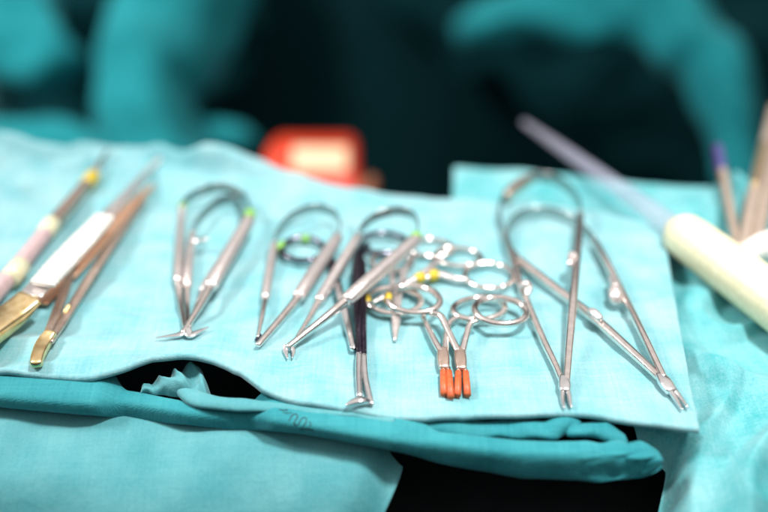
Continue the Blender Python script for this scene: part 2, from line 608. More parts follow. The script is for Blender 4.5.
# cloth at the lower left, below the hem
LT = [(-90, 404), (0, 413), (100, 420), (200, 428), (300, 437), (350, 447), (384, 455), (402, 463)]
rows = []
NI, NJ = 170, 90
for j in range(NJ + 1):
    t = j / NJ
    row = []
    for i in range(NI + 1):
        s = i / NI
        xr = 403 - 52 * t ** 1.3
        px = lerp(-90, xr, s)
        yt = poly(LT, px) - 16
        py = lerp(yt, 560, t)
        z = -0.0096 - 0.0014 * sstep(0, 400, px) - 0.012 * t - 0.016 * t * t
        p = W(px, py, z)
        z += 0.0028 * nz(p.x * 26, p.y * 30, 21) + 0.0010 * nz(p.x * 80, p.y * 60, 5) - 0.022 * sstep(0.50, 0.0, s) * sstep(0.45, 1, t)
        z -= 0.009 * sstep(0.90, 1.0, s) ** 2
        row.append(Vector((p.x, p.y, z)))
    rows.append(row)
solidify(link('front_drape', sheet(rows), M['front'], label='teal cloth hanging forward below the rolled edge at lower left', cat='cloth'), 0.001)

# base drape at the back and the right
rows = []
NI, NJ = 200, 220
LE = [(150, 455), (205, 452), (240, 480), (430, 640), (440, 672), (475, 664), (512, 668), (580, 660)]
for j in range(NJ + 1):
    t = j / NJ
    py = lerp(156, 575, t)
    row = []
    for i in range(NI + 1):
        s = i / NI
        xl = poly(LE, py)
        px = lerp(xl, 960, s ** 1.2)
        pyy = py + sstep(455, 768, px) * 26 * (1 - t) ** 3
        p = W(px, pyy, -0.009)
        m = sstep(640, 720, px)
        z = -0.009 + 0.0030 * nz(p.x * 22, p.y * 18, 31) * m + 0.0012 * nz(p.x * 60 + p.y * 30, p.y * 50, 6)
        c = nz(p.x * 16 + p.y * 10, p.y * 13 - p.x * 9, 44)
        z += 0.0075 * m * max(0, 1 - math.sqrt(c * c + 0.0008) * 4)
        c = nz(p.x * 30 - p.y * 22, p.y * 20, 52)
        z += 0.0045 * m * max(0, 1 - math.sqrt(c * c + 0.0008) * 4)
        # falls away in front
        fr = sstep(430, 540, pyy)
        z -= 0.020 * fr
        z -= 0.018 * sstep(34, 0, px - xl) * sstep(420, 450, pyy)
        if t < 0.08:
            z -= 0.010 * sstep(0.03, 0.0, t)
        row.append(Vector((p.x, p.y, z)))
    rows.append(row)
solidify(link('table_drape', sheet(rows), M['drape'], label='wrinkled teal drape spread on the table behind and right of the pale towel', cat='drape'), 0.001)

# ------------------------------------------------------------------ instruments
HS = 'round handled spring instruments'


def rod(name, pts, m, parent, n=6, sides=16, e=2.0, **kw):
    bm = bmesh.new()
    sweep(bm, [P(*p) for p in pts], n=n, sides=sides, e=e, **kw)
    return link(name, bm, m, parent=parent)


def band(name, a, b, w, m, parent):
    """a coloured ring of tape round a bar, from point a to b"""
    return rod(name, [(*a, w, w), (*b, w, w)], m, parent, n=2, dome=False)


# ---- pair of angled spring scissors
t = thing('spring_scissors', 'steel spring scissors with thick round handle, blade tip pointing left', 'scissors', P(186, 300, 0), HS)
rod('handle', [(182.5, 207, 3.2, 3.02, 3.53), (181, 225, 3.2, 3.53, 4.2), (178.5, 262, 3, 3.7, 4.37), (177.8, 281, 3, 3.53, 4.2)], M['satin'], t)
rod('handle', [(249, 219, 8, 4.7, 4.2), (246, 225, 8, 5.71, 5.04), (222, 266, 7.4, 5.88, 5.21), (211, 286, 7, 5.71, 5.04)], M['satin'], t)
rod('shaft', [(177.8, 282, 3, 2.84, 3.1), (180, 300, 2.6, 2.41, 2.41), (185.5, 331, 2, 1.63, 1.63)], M['steel'], t)
rod('shaft', [(210.5, 287, 6.8, 3.61, 3.61), (200, 306, 5.2, 2.75, 2.75), (183, 333, 2, 2.24, 2.06)], M['steel'], t)
rod('blade', [(189, 326, 2.4, 3.0, 1.8), (181, 334, 1.6, 2.8, 1.2), (170, 336, 1.6, 1.5, 0.9), (156, 338, 1.6, 0.5, 0.5)], M['bright'], t, e=3)
bmx = rod('spring', [(182.5, 206, 4, 0.9, 3.6), (186, 200, 4.5, 0.8, 4), (200, 192, 5, 0.8, 4.4), (222, 187, 6, 0.8, 4.4), (242, 195, 7, 0.8, 4.2), (250, 210, 8, 0.8, 4), (250, 217, 8, 0.9, 3.6)], M['spring'], t, n=8, e=4)
band('marker_band', (250, 213.5, 8.2), (249.4, 217, 8.2), 5.0, M['green'], t)
band('marker_band', (182.6, 204.5, 3.6), (182.4, 207.5, 3.4), 3.6, M['green'], t)

t = thing('spring_scissors', 'steel spring scissors with slim handles, blade tip pointing right, under its twin', 'scissors', P(195, 300, 0), HS)
rod('handle', [(193, 234, 3.2, 3.19, 3.7), (191.5, 246, 3, 3.7, 4.2), (188.5, 270, 3, 3.86, 4.2), (187.5, 286, 2.9, 3.53, 3.86)], M['satin'], t)
rod('handle', [(239, 231, 2.8, 3.7, 3.7), (228, 251, 2.8, 4.37, 4.2), (211, 278, 2.8, 4.54, 4.2), (204, 291, 2.8, 4.2, 3.86)], M['satin'], t)
rod('shaft', [(187.5, 287, 2.8, 2.58, 2.58), (187.5, 305, 2.4, 1.89, 1.89), (188.5, 327, 1.8, 1.38, 1.38)], M['steel'], t)
rod('shaft', [(203.5, 292, 2.7, 2.92, 2.75), (196, 309, 2.4, 2.24, 2.06), (189, 328, 1.8, 1.89, 1.55)], M['steel'], t)
rod('blade', [(187, 329, 2.2, 3.0, 1.6), (190, 335, 1.5, 3.4, 1.4), (198, 332, 1.5, 2.0, 1.0), (209, 327, 1.5, 0.5, 0.5)], M['bright'], t, e=3)
rod('spring', [(193, 233, 4, 0.9, 3.4), (196, 224, 4.4, 0.8, 4), (206, 211, 5, 0.8, 4.2), (222, 200, 5, 0.8, 4.2), (236, 200, 5, 0.8, 4.2), (242, 212, 4, 0.8, 4), (240, 229, 3, 0.9, 3.6)], M['spring'], t, n=8, e=4)
rod('catch', [(194, 241, 6, 2.4, 1.6), (201, 240.5, 6.2, 2.6, 1.6), (207, 239, 6.2, 2.2, 1.6)], M['bright'], t, e=3)

# ---- two spring handled needle holders / forceps in the middle
t = thing('spring_forceps', 'steel spring forceps with plain pointed tips left of the black clamp', 'forceps', P(285, 300, 0), HS)
rod('handle', [(274.5, 244, 3.2, 3.19, 3.7), (273, 252, 3.2, 3.7, 4.2), (267.5, 284, 3, 3.86, 4.2), (265.5, 298, 2.9, 3.61, 4.2)], M['satin'], t)
rod('handle', [(338, 237, 5.5, 4.54, 4.2), (334, 243, 5.5, 5.54, 5.04), (309, 280, 4.6, 5.71, 5.21), (299, 296, 4.2, 5.54, 5.04)], M['satin'], t)
rod('shaft', [(265.5, 299, 2.8, 2.58, 2.58), (262.5, 315, 2.4, 1.98, 1.98), (258, 337, 1.4, 1.29, 1.29)], M['steel'], t)
rod('shaft', [(298.5, 297, 4, 3.44, 3.44), (283, 316, 2.8, 2.92, 2.75), (258, 345, 1.8, 2.41, 2.06)], M['steel'], t)
rod('tip', [(260.5, 335, 1.5, 1.3, 1.2), (257.5, 338.5, 1.1, 1.6, 1.2), (256.5, 340, 1.1, 1.4, 1.2)], M['black'], t)
rod('spring', [(275, 243, 4, 0.9, 3.4), (278, 232, 5, 0.8, 4), (291, 217, 6, 0.8, 4.2), (313, 208, 7, 0.8, 4.4), (332, 212, 6.5, 0.8, 4.4), (340, 224, 6, 0.8, 4), (338.5, 236, 5.6, 0.9, 3.6)], M['spring'], t, n=8, e=4)

t = thing('spring_forceps', 'steel spring forceps with notched tip and fat handle lying across the black clamp', 'forceps', P(320, 310, 0), HS)
rod('handle', [(358, 237, 7.5, 3.19, 3.53), (354, 243, 7.4, 4.2, 4.2), (328, 286, 5, 4.37, 4.2), (319.5, 300, 4, 4.03, 4.03)], M['satin'], t)
rod('handle', [(415, 239, 11.5, 4.37, 4.2), (411, 244, 11.5, 5.54, 5.04), (366, 283, 11, 5.71, 5.21), (348, 299, 10.5, 5.54, 5.04)], M['satin'], t)
rod('shaft', [(319, 301, 3.8, 2.75, 2.75), (308, 320, 2.6, 2.06, 2.06), (292, 345, 1.6, 1.29, 1.29)], M['steel'], t)
rod('shaft', [(347, 300, 10.2, 3.78, 3.78), (325, 318, 6.5, 2.92, 2.92), (288, 347, 2.2, 2.41, 2.24)], M['steel'], t)
rod('tip', [(290.5, 345, 2.1, 1.4, 1.2), (293.5, 351, 1.5, 1.5, 1.0), (292.5, 358, 1.2, 0.4, 0.5)], M['bright'], t, e=3)
rod('tip', [(286.5, 346, 2.1, 2.4, 1.4), (285.5, 351, 1.4, 1.8, 1.0), (287.5, 358.5, 1.2, 0.5, 0.5)], M['bright'], t, e=3)
rod('spring', [(358.5, 236, 8, 0.9, 3.4), (363, 226, 8.5, 0.8, 4), (376, 216, 10, 0.8, 4.2), (395, 211, 11, 0.8, 4.4), (411, 214, 12, 0.8, 4.2), (418, 225, 12, 0.8, 4), (416, 238, 11.6, 0.9, 3.6)], M['spring'], t, n=8, e=4)
band('marker_band', (417, 235.8, 11.8), (414.6, 238.6, 11.7), 4.9, M['green'], t)


def ellipse(cx, cy, rx, ry, mm, w, h, tilt=0.0, n=14, dz=0.0):
    out = []
    for k in range(n):
        a = 2 * math.pi * k / n
        x, y = rx * math.cos(a), ry * math.sin(a)
        out.append((cx + x * math.cos(tilt) - y * math.sin(tilt), cy + x * math.sin(tilt) + y * math.cos(tilt), mm + dz * math.cos(a), w, h))
    return out


def finger_ring(parent, cx, cy, rx, ry, mm, w, h, m, tilt=0.0, dz=0.0):
    return rod('finger_ring', ellipse(cx, cy, rx, ry, mm, w, h, tilt, dz=dz), m, parent, n=4, closed=True)


# ---- black coated clamp
t = thing('black_clamp', 'black coated ring handled clamp with bright steel hooked jaws', 'clamp', P(357, 320, 0))
fr = finger_ring(t, 303, 249, 21, 11.5, 3.0, 2.4, 2.2, M['gunmetal'])
band('marker_band', (279.5, 249.5, 3.0), (282.5, 244.0, 3.0), 3.2, M['green'], fr)
band('marker_band', (302, 238.6, 3.0), (309, 239.0, 3.0), 3.2, M['green'], fr)
finger_ring(t, 383, 243, 24, 10, 3.0, 2.6, 2.2, M['gunmetal'])
rod('shank', [(323, 252, 3, 2.6, 2.4), (332, 262, 3.2, 3.2, 3), (338, 286, 3, 3.4, 3)], M['black'], t)
rod('shank', [(338, 285, 3, 3.2, 2.9), (341, 299, 2.9, 3.2, 2.9), (347, 322, 2.6, 2.9, 2.7), (353, 349, 2.2, 2.3, 2.3)], M['bright'], t, e=3)
rod('shank', [(367, 246, 3, 3.4, 3), (359, 256, 4.4, 4.4, 4), (357.5, 290, 4.2, 4.2, 3.8), (359, 325, 3.4, 3.2, 3), (360, 354, 2.6, 2.6, 2.6)], M['black'], t)
rod('shank', [(362, 262, 4.6, 3.4, 3.2), (363, 290, 4.2, 3, 3), (363.5, 325, 3.4, 2.4, 2.6), (364, 356, 2.6, 2.2, 2.4)], M['black'], t)
rod('jaw', [(359.2, 355, 2.6, 2.5, 2.6), (358.8, 375, 2.2, 2.3, 2.4), (359.5, 396, 1.6, 2.0, 1.8)], M['bright'], t, e=3)
rod('jaw', [(364, 356, 2.6, 2.3, 2.4), (365.5, 378, 2.0, 2.2, 2.0), (370.5, 401, 1.5, 2.0, 1.4), (371, 404, 1.3, 1.4, 1.0)], M['bright'], t, e=3)
rod('hook', [(369, 401.5, 1.6, 2.0, 1.4), (362, 400, 2.4, 3.0, 1.6), (354, 401.5, 2.2, 2.6, 1.3), (346, 405, 1.6, 0.8, 0.7)], M['bright'], t, e=3)


# ---- little clamps with orange tip covers
def tip_clamp(label, boxtop, boxbot, jaws, shanks, rings, z, bands):
    t = thing('tip_clamp', label, 'clamp', P(*boxbot, 0), 'ring handled clamps with orange tip covers')
    for (cx, cy, rx, ry, tl) in rings:
        finger_ring(t, cx, cy, rx, ry, z + 2.6, 2.6, 2.6, M['steel'], tl)
    for sh in shanks:
        rod('shank', [(x, y, mm, w, h) for (x, y, mm, w, h) in sh], M['steel'], t, e=2.4)
    rod('box_joint', [(*boxtop, 2.8, 3.8, 2.6), ((boxtop[0] + boxbot[0]) / 2, (boxtop[1] + boxbot[1]) / 2, 2.6, 4.4, 3.2), (*boxbot, 2.4, 3.6, 2.6)], M['warm'], t, e=4)
    for (a, b) in jaws:
        rod('jaw', [(*a, 2.2, 1.5, 1.6), (lerp(a[0], b[0], 0.7), lerp(a[1], b[1], 0.7), 1.8, 1.2, 1.2)], M['steel'], t, n=3)
        k = 0.12
        a2 = (lerp(a[0], b[0], k), lerp(a[1], b[1], k)); b2 = (lerp(a[0], b[0], 0.96), lerp(a[1], b[1], 0.96))
        c2 = ((a2[0] + b2[0]) / 2, (a2[1] + b2[1]) / 2)
        # an open ended sleeve of soft tube
        bm = bmesh.new()
        sweep(bm, [P(*a2, 2.2, 2.0), P(*a2, 2.2, 2.3), P(*c2, 2.0, 2.5), P(*b2, 1.8, 2.5), P(*b2, 1.8, 2.3),
                   P(lerp(a2[0], b2[0], 0.97), lerp(a2[1], b2[1], 0.97), 1.8, 1.6), P(lerp(a2[0], b2[0], 0.78), lerp(a2[1], b2[1], 0.78), 1.8, 1.5)],
              n=3, sides=18, smooth=False, dome=False)
        link('tip_cover', bm, M['orange'], parent=t)
    for (a, b, w) in bands:
        band('marker_band', (*a, z + 2.6), (*b, z + 2.6), w, M['yellow'], t)
    return t


tip_clamp('small ring handled clamp with orange tip covers, left one of the pair, rings tucked under', (442.5, 350), (444, 368),
          [((443, 368), (444, 395)), ((448.5, 368), (451, 398))],
          [[(423, 317, 2.6, 2.0, 2.2), (428, 328, 2.6, 2.2, 2.4), (436, 344, 2.8, 2.5, 2.6), (441, 352, 2.8, 2.6, 2.6)],
           [(456, 318, 2.8, 2.2, 2.2), (449, 324, 2.8, 2.2, 2.4), (446, 338, 2.8, 2.3, 2.4), (445.5, 352, 2.8, 2.4, 2.6)]],
          [(394, 301, 27, 13, 0.05), (479, 309, 26, 11, -0.05)], 0.2, [((367, 303.5), (367.5, 297.5), 3.0)])
tip_clamp('small ring handled clamp with orange tip covers, right one of the pair, rings on top', (459.5, 349), (461.5, 369),
          [((458.5, 369), (457.5, 396)), ((465.5, 369), (467.5, 396))],
          [[(432, 313.5, 5.4, 2.4, 2.4), (441, 316.5, 5.2, 2.5, 2.6), (447.5, 330, 4.2, 2.5, 2.6), (458, 352, 2.9, 2.6, 2.6)],
           [(476, 321.5, 5.2, 2.4, 2.4), (470, 325, 4.8, 2.4, 2.6), (466, 338, 3.8, 2.4, 2.6), (462.5, 352, 2.9, 2.6, 2.6)]],
          [(413.5, 299.5, 26.5, 13.5, 0.08), (500.5, 311, 26, 13, 0.1)], 2.8, [((387.5, 301), (388.5, 295.5), 3.0)])

# ---- ring handled instruments further back
t = thing('ring_scissors', 'steel ring handled scissors with yellow tape, lying crosswise behind the orange tipped clamps', 'scissors', P(440, 275, 0))
finger_ring(t, 489, 276, 24, 12.5, 2.6, 2.3, 2.2, M['steel'], 0.06)
finger_ring(t, 458, 257, 23, 9, 2.6, 2.3, 2.2, M['steel'], 0.06)
rod('shank', [(466, 280, 2.8, 2.6, 2.6), (455, 279, 3, 3.2, 2.8), (440, 275, 3, 3.4, 3), (425, 278, 3, 3.4, 3), (405, 285, 2.6, 3.2, 2.8)], M['satin'], t)
rod('shank', [(437, 261, 2.8, 2.6, 2.6), (430, 268, 5, 3.2, 2.8), (420, 276, 5.2, 3.4, 2.8), (406, 284, 4.4, 3.0, 2.6)], M['satin'], t)
rod('blade', [(409, 283.5, 3.6, 4.4, 3.4), (396, 290, 3.0, 3.8, 2.4), (374, 302, 2, 1.4, 1.2)], M['satin'], t, e=3)
band('marker_band', (437, 274.5, 3.0), (428.5, 277.2, 3.0), 4.6, M['yellow'], t)
band('marker_band', (422.5, 276.5, 5.0), (416, 279.8, 4.8), 4.2, M['yellow'], t)

t = thing('ring_forceps', 'steel ring handled forceps with blunt cone tip poking out below the yellow taped scissors', 'forceps', P(400, 300, 0))
finger_ring(t, 431, 248, 22, 8.5, 2.0, 2.2, 2.1, M['steel'], 0.05)
finger_ring(t, 392, 262, 20, 9, 2.0, 2.2, 2.1, M['steel'], 0.05)
rod('shank', [(416, 254, 2.2, 2.4, 2.4), (406, 268, 2.0, 3, 2.4), (400, 292, 1.6, 2.8, 2.4), (397, 312, 1.6, 2.6, 2.4)], M['satin'], t)
rod('shank', [(392, 271, 2.2, 2.4, 2.4), (393, 284, 1.8, 2.8, 2.4), (395.5, 300, 1.6, 2.6, 2.4), (396, 312, 1.6, 2.6, 2.4)], M['satin'], t)
rod('tip', [(396.5, 312, 1.9, 4.0, 3.0), (396, 322, 1.8, 3.6, 2.8), (395, 340, 1.3, 1.4, 1.4)], M['satin'], t)


# ---- needle holders at the right
NH = 'spring handled needle holders at the right of the towel'
t = thing('needle_holder', 'slim steel needle holder with tips together, standing nearly upright in view, on top of its neighbour', 'needle holder', P(560, 330, 0), NH)
t['label'] = 'slimmer steel needle holder crossing over the arm of the other, opened narrow'
rod('arm', [(562.5, 383, 2.6, 2.24, 2.24), (556, 367, 2.4, 2.41, 2.58), (543, 340, 2.6, 2.58, 2.92), (523, 293, 3, 2.75, 3.27), (511, 255, 3.4, 2.92, 3.44), (505, 235, 3.6, 2.75, 3.44)], M['steel'], t, e=3)
rod('arm', [(566.5, 384, 2.8, 2.41, 2.24), (569, 350, 4.5, 2.75, 2.75), (573, 302, 8, 3.27, 3.27), (576.5, 260, 7.8, 3.44, 3.44), (580, 222, 7, 3.1, 3.44), (580.5, 214, 6.8, 2.41, 2.92)], M['steel'], t, e=3)
rod('box_joint', [(563.5, 378, 2.9, 3.2, 2.8), (564.5, 385, 2.7, 4.2, 3), (565, 391, 2.3, 3.6, 2.6)], M['bright'], t, e=4)
rod('jaw', [(562.3, 390, 2.2, 1.8, 2), (562.5, 400, 1.7, 1.5, 1.6), (564, 408, 1.3, 0.9, 1)], M['bright'], t, e=3)
rod('jaw', [(567.5, 389, 2.2, 1.7, 2), (569.5, 399, 1.7, 1.5, 1.6), (571, 407, 1.3, 0.8, 1)], M['bright'], t, e=3)
rod('spring', [(505, 236, 3.8, 1.1, 4), (500.5, 221, 4, 1.0, 4.6), (500, 207, 4, 1.0, 5), (506, 194, 4, 1.0, 5), (518, 184, 4, 1.0, 5), (534, 177, 4.2, 1.0, 5), (551, 178, 5, 1.0, 5), (567, 187, 6, 1.0, 4.8), (578, 201, 6.6, 1.0, 4.4), (580.6, 215, 6.8, 1.1, 4)], M['spring'], t, n=8, e=4)
rod('end_plate', [(507, 197, 4.2, 3.2, 5.6), (514, 189.5, 4.4, 5.0, 6), (523, 183, 4.4, 4.8, 6), (530, 179.5, 4.4, 3, 5.4)], M['warm'], t, e=3)
rod('catch', [(521, 285, 6.4, 3.2, 2.6), (526, 284, 7.6, 3.6, 3), (528.5, 287, 6.8, 3.2, 2.6), (527, 295, 5, 2.2, 2.4)], M['satin'], t)
rod('catch', [(575, 256, 9.6, 2.8, 2.4), (571, 255, 9.6, 2.8, 2.6), (570, 264, 8.6, 2.6, 2.6)], M['satin'], t)

t = thing('needle_holder', 'thicker steel needle holder opened wide, tips at the lower right corner of the towel', 'needle holder', P(620, 330, 0), NH)
rod('arm', [(661, 380, 2.6, 2.58, 2.41), (650, 369, 2.6, 2.92, 2.75), (630, 350.5, 2.8, 3.27, 3.1), (595, 319, 3, 3.61, 3.44), (556, 289, 3, 3.78, 3.61), (528, 267.5, 3.2, 3.78, 3.61), (520, 261, 3.4, 3.44, 3.44)], M['steel'], t, e=2.6)
rod('arm', [(663.5, 377, 3.4, 2.24, 2.24), (657, 364, 3.6, 2.41, 2.58), (643, 335, 4, 2.58, 2.92), (621, 291, 4.4, 2.75, 3.27), (606, 262, 4.2, 2.75, 3.27), (593.5, 240, 4, 2.41, 3.1)], M['steel'], t, e=3)
rod('box_joint', [(659.5, 376, 2.9, 3.2, 2.8), (665, 383, 2.7, 4.6, 3.2), (671, 391, 2.3, 4.0, 2.6)], M['bright'], t, e=4)
rod('jaw', [(669.5, 390, 2.2, 2.0, 2), (676, 399.5, 1.7, 1.6, 1.6), (681.5, 409.5, 1.3, 0.8, 1)], M['bright'], t, e=3)
rod('jaw', [(673, 388.5, 2.2, 1.8, 2), (680, 397.5, 1.7, 1.4, 1.6), (687.5, 407.5, 1.3, 0.7, 1)], M['bright'], t, e=3)
rod('spring', [(520, 261, 3.6, 1.1, 4), (511, 250, 4, 1.0, 4.4), (507, 236, 4, 1.0, 4.8), (512, 222, 4, 1.0, 5), (526, 213, 4, 1.0, 5), (548, 212, 4, 1.0, 5), (570, 219, 4, 1.0, 4.8), (585, 230, 4, 1.0, 4.4), (593.5, 241, 4, 1.1, 4)], M['spring'], t, n=8, e=4)
rod('catch', [(590, 311, 5.6, 2.6, 2.4), (594, 312.5, 6.4, 3.4, 2.6), (600, 318.5, 5.8, 3.0, 2.4)], M['satin'], t)
rod('catch', [(612, 278, 5.6, 3.0, 3.2), (615.5, 287, 6.4, 3.6, 3.6)], M['satin'], t)
rod('catch_knob', [(614.5, 289.5, 6.2, 4.6, 4.4), (615.5, 296, 5.2, 5.4, 4.8), (616.5, 302, 3.6, 4.6, 4)], M['satin'], t)


# ------------------------------------------------------------------ left: tweezers and the pink instrument
t = thing('tissue_forceps', 'large tissue forceps with knurled grip, glare painted in as white, and gold plated end', 'forceps', P(30, 300, 0))
rod('arm', [(30, 296, 9.5, 9.46, 1.38), (58, 266, 9.6, 9.03, 1.55), (84, 240, 10, 8.17, 1.72), (108, 214, 9, 6.02, 1.89), (128, 193, 7, 3.96, 2.06), (150, 169, 5, 2.92, 2.06), (163, 156, 3.5, 1.55, 1.38)], M['satin'], t, e=3)
rod('arm', [(35, 303, 2.2, 10.5, 1.4), (58, 282, 2.2, 10, 1.6), (85, 255, 2.4, 9, 1.8), (112, 226, 2.6, 7, 2.2), (134, 203, 2.6, 4.6, 2.4), (152, 186, 2.6, 2.6, 2.0)], M['warm_reflection'], t, e=3)
gp = catmull([(42, 284.5, 11.0, 10.2, 2.2), (62, 262.5, 11.0, 11.0, 2.8), (86, 237, 11.2, 10.2, 2.8), (105, 216.5, 10.4, 8.4, 2.6)], 12)
gp = [(x, y, z, wd + (0.5 if k % 2 else -0.5), h + (0.25 if k % 2 else -0.25)) for k, (x, y, z, wd, h) in enumerate(gp)]
rod('grip', gp, M['white'], t, n=2, e=3.5, dome=False)
rod('end_plate', [(-30, 350, 6, 9, 6), (-10, 333, 6.4, 11, 6.4), (12, 315, 7, 12, 5.6), (30, 297.5, 9.2, 11.8, 2.6)], M['gold'], t, e=4)

t = thing('thumb_forceps', 'small thumb forceps with gold end and two open arms, beside the large knurled forceps', 'forceps', P(60, 320, 0))
rod('arm', [(46, 340, 3.2, 3.4, 1.6), (56, 314, 3.4, 3.8, 1.6), (66, 287, 3.4, 3.8, 1.6), (73, 266, 3.2, 3.4, 1.6), (85, 240, 2.6, 2.6, 1.6)], M['warm'], t, e=3)
rod('arm', [(50, 342, 3.2, 3.0, 1.8), (64, 320, 3.6, 3.6, 1.8), (84, 287, 4.2, 4.0, 1.8), (104, 256, 4.2, 3.8, 1.8), (124, 228, 3.8, 3, 1.8), (146, 199, 3, 1.6, 1.4)], M['warm'], t, e=3)
rod('end_plate', [(36.5, 364, 2.6, 4.2, 3), (38.5, 355, 2.8, 4.8, 3.2), (44, 343, 3.0, 5.4, 3.2), (51, 333, 3.2, 4.6, 2.6)], M['gold'], t, e=3.5)
rod('stop', [(66, 314, 2.6, 2.0, 3.6), (69.5, 308, 2.8, 2.2, 4.0)], M['gold'], t, e=3)

t = thing('pink_handpiece', 'pink tube handled instrument with cream rings and yellow band', 'instrument', P(30, 255, 0))
rod('handle', [(-40, 332, 5, 8, 8), (-10, 298, 5, 7.6, 7.6), (16, 269, 5, 7.2, 7.2), (46, 232, 5, 6.6, 6.6)], M['pink'], t)
rod('shaft', [(46, 232, 5, 5.6, 5.6), (60, 216, 5, 6.6, 6.6), (75, 198, 5, 6.0, 6.0), (88, 182, 4.6, 5.0, 5.0)], M['warm'], t)
rod('tip', [(88, 182, 4.6, 3.2, 3.2), (98, 166, 4.2, 2.6, 2.6), (108, 150, 3.6, 1.4, 1.4)], M['warm'], t)
band('collar', (9, 280, 5.0), (21, 266, 5.0), 8.0, M['cream'], t)
band('collar', (44, 234, 5.0), (52.5, 223, 5.0), 7.2, M['cream'], t)
band('marker_band', (85, 186, 4.6), (94, 175, 4.6), 6.2, M['yellow'], t)

# ------------------------------------------------------------------ right: handpiece and the things behind it
a, b = P(679, 232, 9), P(800, 322, 9)
t = thing('cream_handpiece', 'cream cylindrical handpiece with a long pale lavender tube', 'handpiece', P(720, 260, 0))
bm = bmesh.new()


def X(px, py, z, w):
    q = W(px, py, z / 1000)
    return (q.x, q.y, q.z, w / 1000, w / 1000)


sweep(bm, [X(676, 229, 6, 11), X(680, 232, 6, 16), X(690, 239.5, 6, 19), X(730, 269, 5, 20), X(800, 321, 3, 21)], n=8, sides=28)
link('handle', bm, M['cream'], parent=t)
bm = bmesh.new()
sweep(bm, [X(676, 229, 6, 10.5), X(650, 210, 4, 9.2), X(600, 175, 1, 8), X(560, 147, -3, 6.4), X(524, 122, -8, 3.4)], n=8, sides=20)
link('tube', bm, M['lavender'], parent=t)
nb = M['lavender'].node_tree.nodes['Principled BSDF']
nb.inputs['Alpha'].default_value = 0.32

t = thing('steel_rod', 'thin steel rod with a blue end, pointing away behind the cream handpiece', 'rod', W(735, 245, 0))
bm = bmesh.new(); sweep(bm, [X(738, 252, 1, 4.4), X(729, 205, 2, 4.6), X(722, 168, 4, 4.6)], n=6)
link('shaft', bm, M['tan'], parent=t)
bm = bmesh.new(); sweep(bm, [X(722, 170, 4, 5.6), X(718, 148, 5, 5.4)], n=6)
link('end_cap', bm, M['blue'], parent=t)

t = thing('splinter_forceps', 'upright steel forceps with two prongs at the right behind the cream handpiece', 'forceps', W(750, 240, 0))
bm = bmesh.new(); sweep(bm, [X(743, 248, 2, 5), X(752, 205, 4, 6.4), X(762, 158, 7, 6), X(774, 108, 10, 5)], n=6, e=3)
link('arm', bm, M['tan'], parent=t)
bm = bmesh.new(); sweep(bm, [X(756, 250, 2, 5), X(764, 205, 3, 7), X(774, 158, 5, 6), X(786, 108, 8, 5)], n=6, e=3)
link('arm', bm, M['tan'], parent=t)
bm = bmesh.new(); sweep(bm, [X(755, 184, 8.5, 2.6), X(759, 164, 9.5, 3), X(763, 142, 11, 2.6)], n=6)
link('inlay', bm, M['gold'], parent=t)
bm = bmesh.new()
sweep(bm, [X(748, 258, 3, 9), X(762, 250, 4, 13), X(785, 240, 4, 14), X(805, 235, 4, 10)], n=10, sides=26, wob=0.0012)
link('gauze_pad', bm, M['gauze'], label='crumpled white gauze pad beside the cream handpiece', cat='gauze', loc=W(775, 245, -0.002))

# ------------------------------------------------------------------ red box behind
D0 = 0.70
t = thing('red_box', 'red plastic box with a cream paper label behind the towel', 'box', Q(308, 200, D0))
fx = [Q(247, 212, D0), Q(360, 212, D0), Q(355, 144, D0 + 0.02), Q(268, 144, D0 + 0.02)]
bm = bmesh.new()
back = Vector((0.0, 0.05, -0.014))
f = [bm.verts.new(p) for p in fx]
k = [bm.verts.new(p + back) for p in fx]
bm.faces.new(f); bm.faces.new(k[::-1])
for i in range(4):
    bm.faces.new((f[i], k[i], k[(i + 1) % 4], f[(i + 1) % 4]))
bmesh.ops.bevel(bm, geom=bm.edges[:], offset=0.006, segments=3, profile=0.5, affect='EDGES')
body = link('body', bm, M['red'], parent=t)


def fpt(u, v, off=0.0012):
    n = (fx[1] - fx[0]).cross(fx[3] - fx[0]).normalized()
    if n.y > 0: n = -n
    return lerp(lerp(fx[0], fx[1], u), lerp(fx[3], fx[2], u), v) + n * off


bm = bmesh.new()
q1 = [bm.verts.new(fpt(u, v)) for u, v in ((0.33, 0.60), (0.90, 0.60), (0.91, 0.95), (0.30, 0.95))]
bm.faces.new(q1)
lab = link('label', bm, M['paper'], parent=t, smooth=False)
bm = bmesh.new()
sweep(bm, [tuple(Q(362, 200, D0)) + (0.012, 0.010), tuple(Q(368, 188, D0)) + (0.012, 0.010), tuple(Q(372, 180, D0)) + (0.008, 0.008)], n=5)
link('latch', bm, M['rust'], parent=t)


# ------------------------------------------------------------------ cloth shapes far behind
def fold(name, label, pts, m, wob=0.018):
    """a bundle of draped cloth along a path of (px, py, depth, width m, thickness m)"""
    bm = bmesh.new()
    pp = [tuple(Q(x, y, d)) + (w, h) for (x, y, d, w, h) in pts]
    sweep(bm, pp, n=10, sides=40, up=Vector((0, -1, 0.3)), wob=0)
    for v in bm.verts:
        q = v.co
        d = noise.noise_vector(q * 9) * wob + noise.noise_vector(q * 22) * wob * 0.7
        v.co = q + d
    return link(name, bm, m, label=label, cat='gown', loc=Q(*pts[0][:3]))


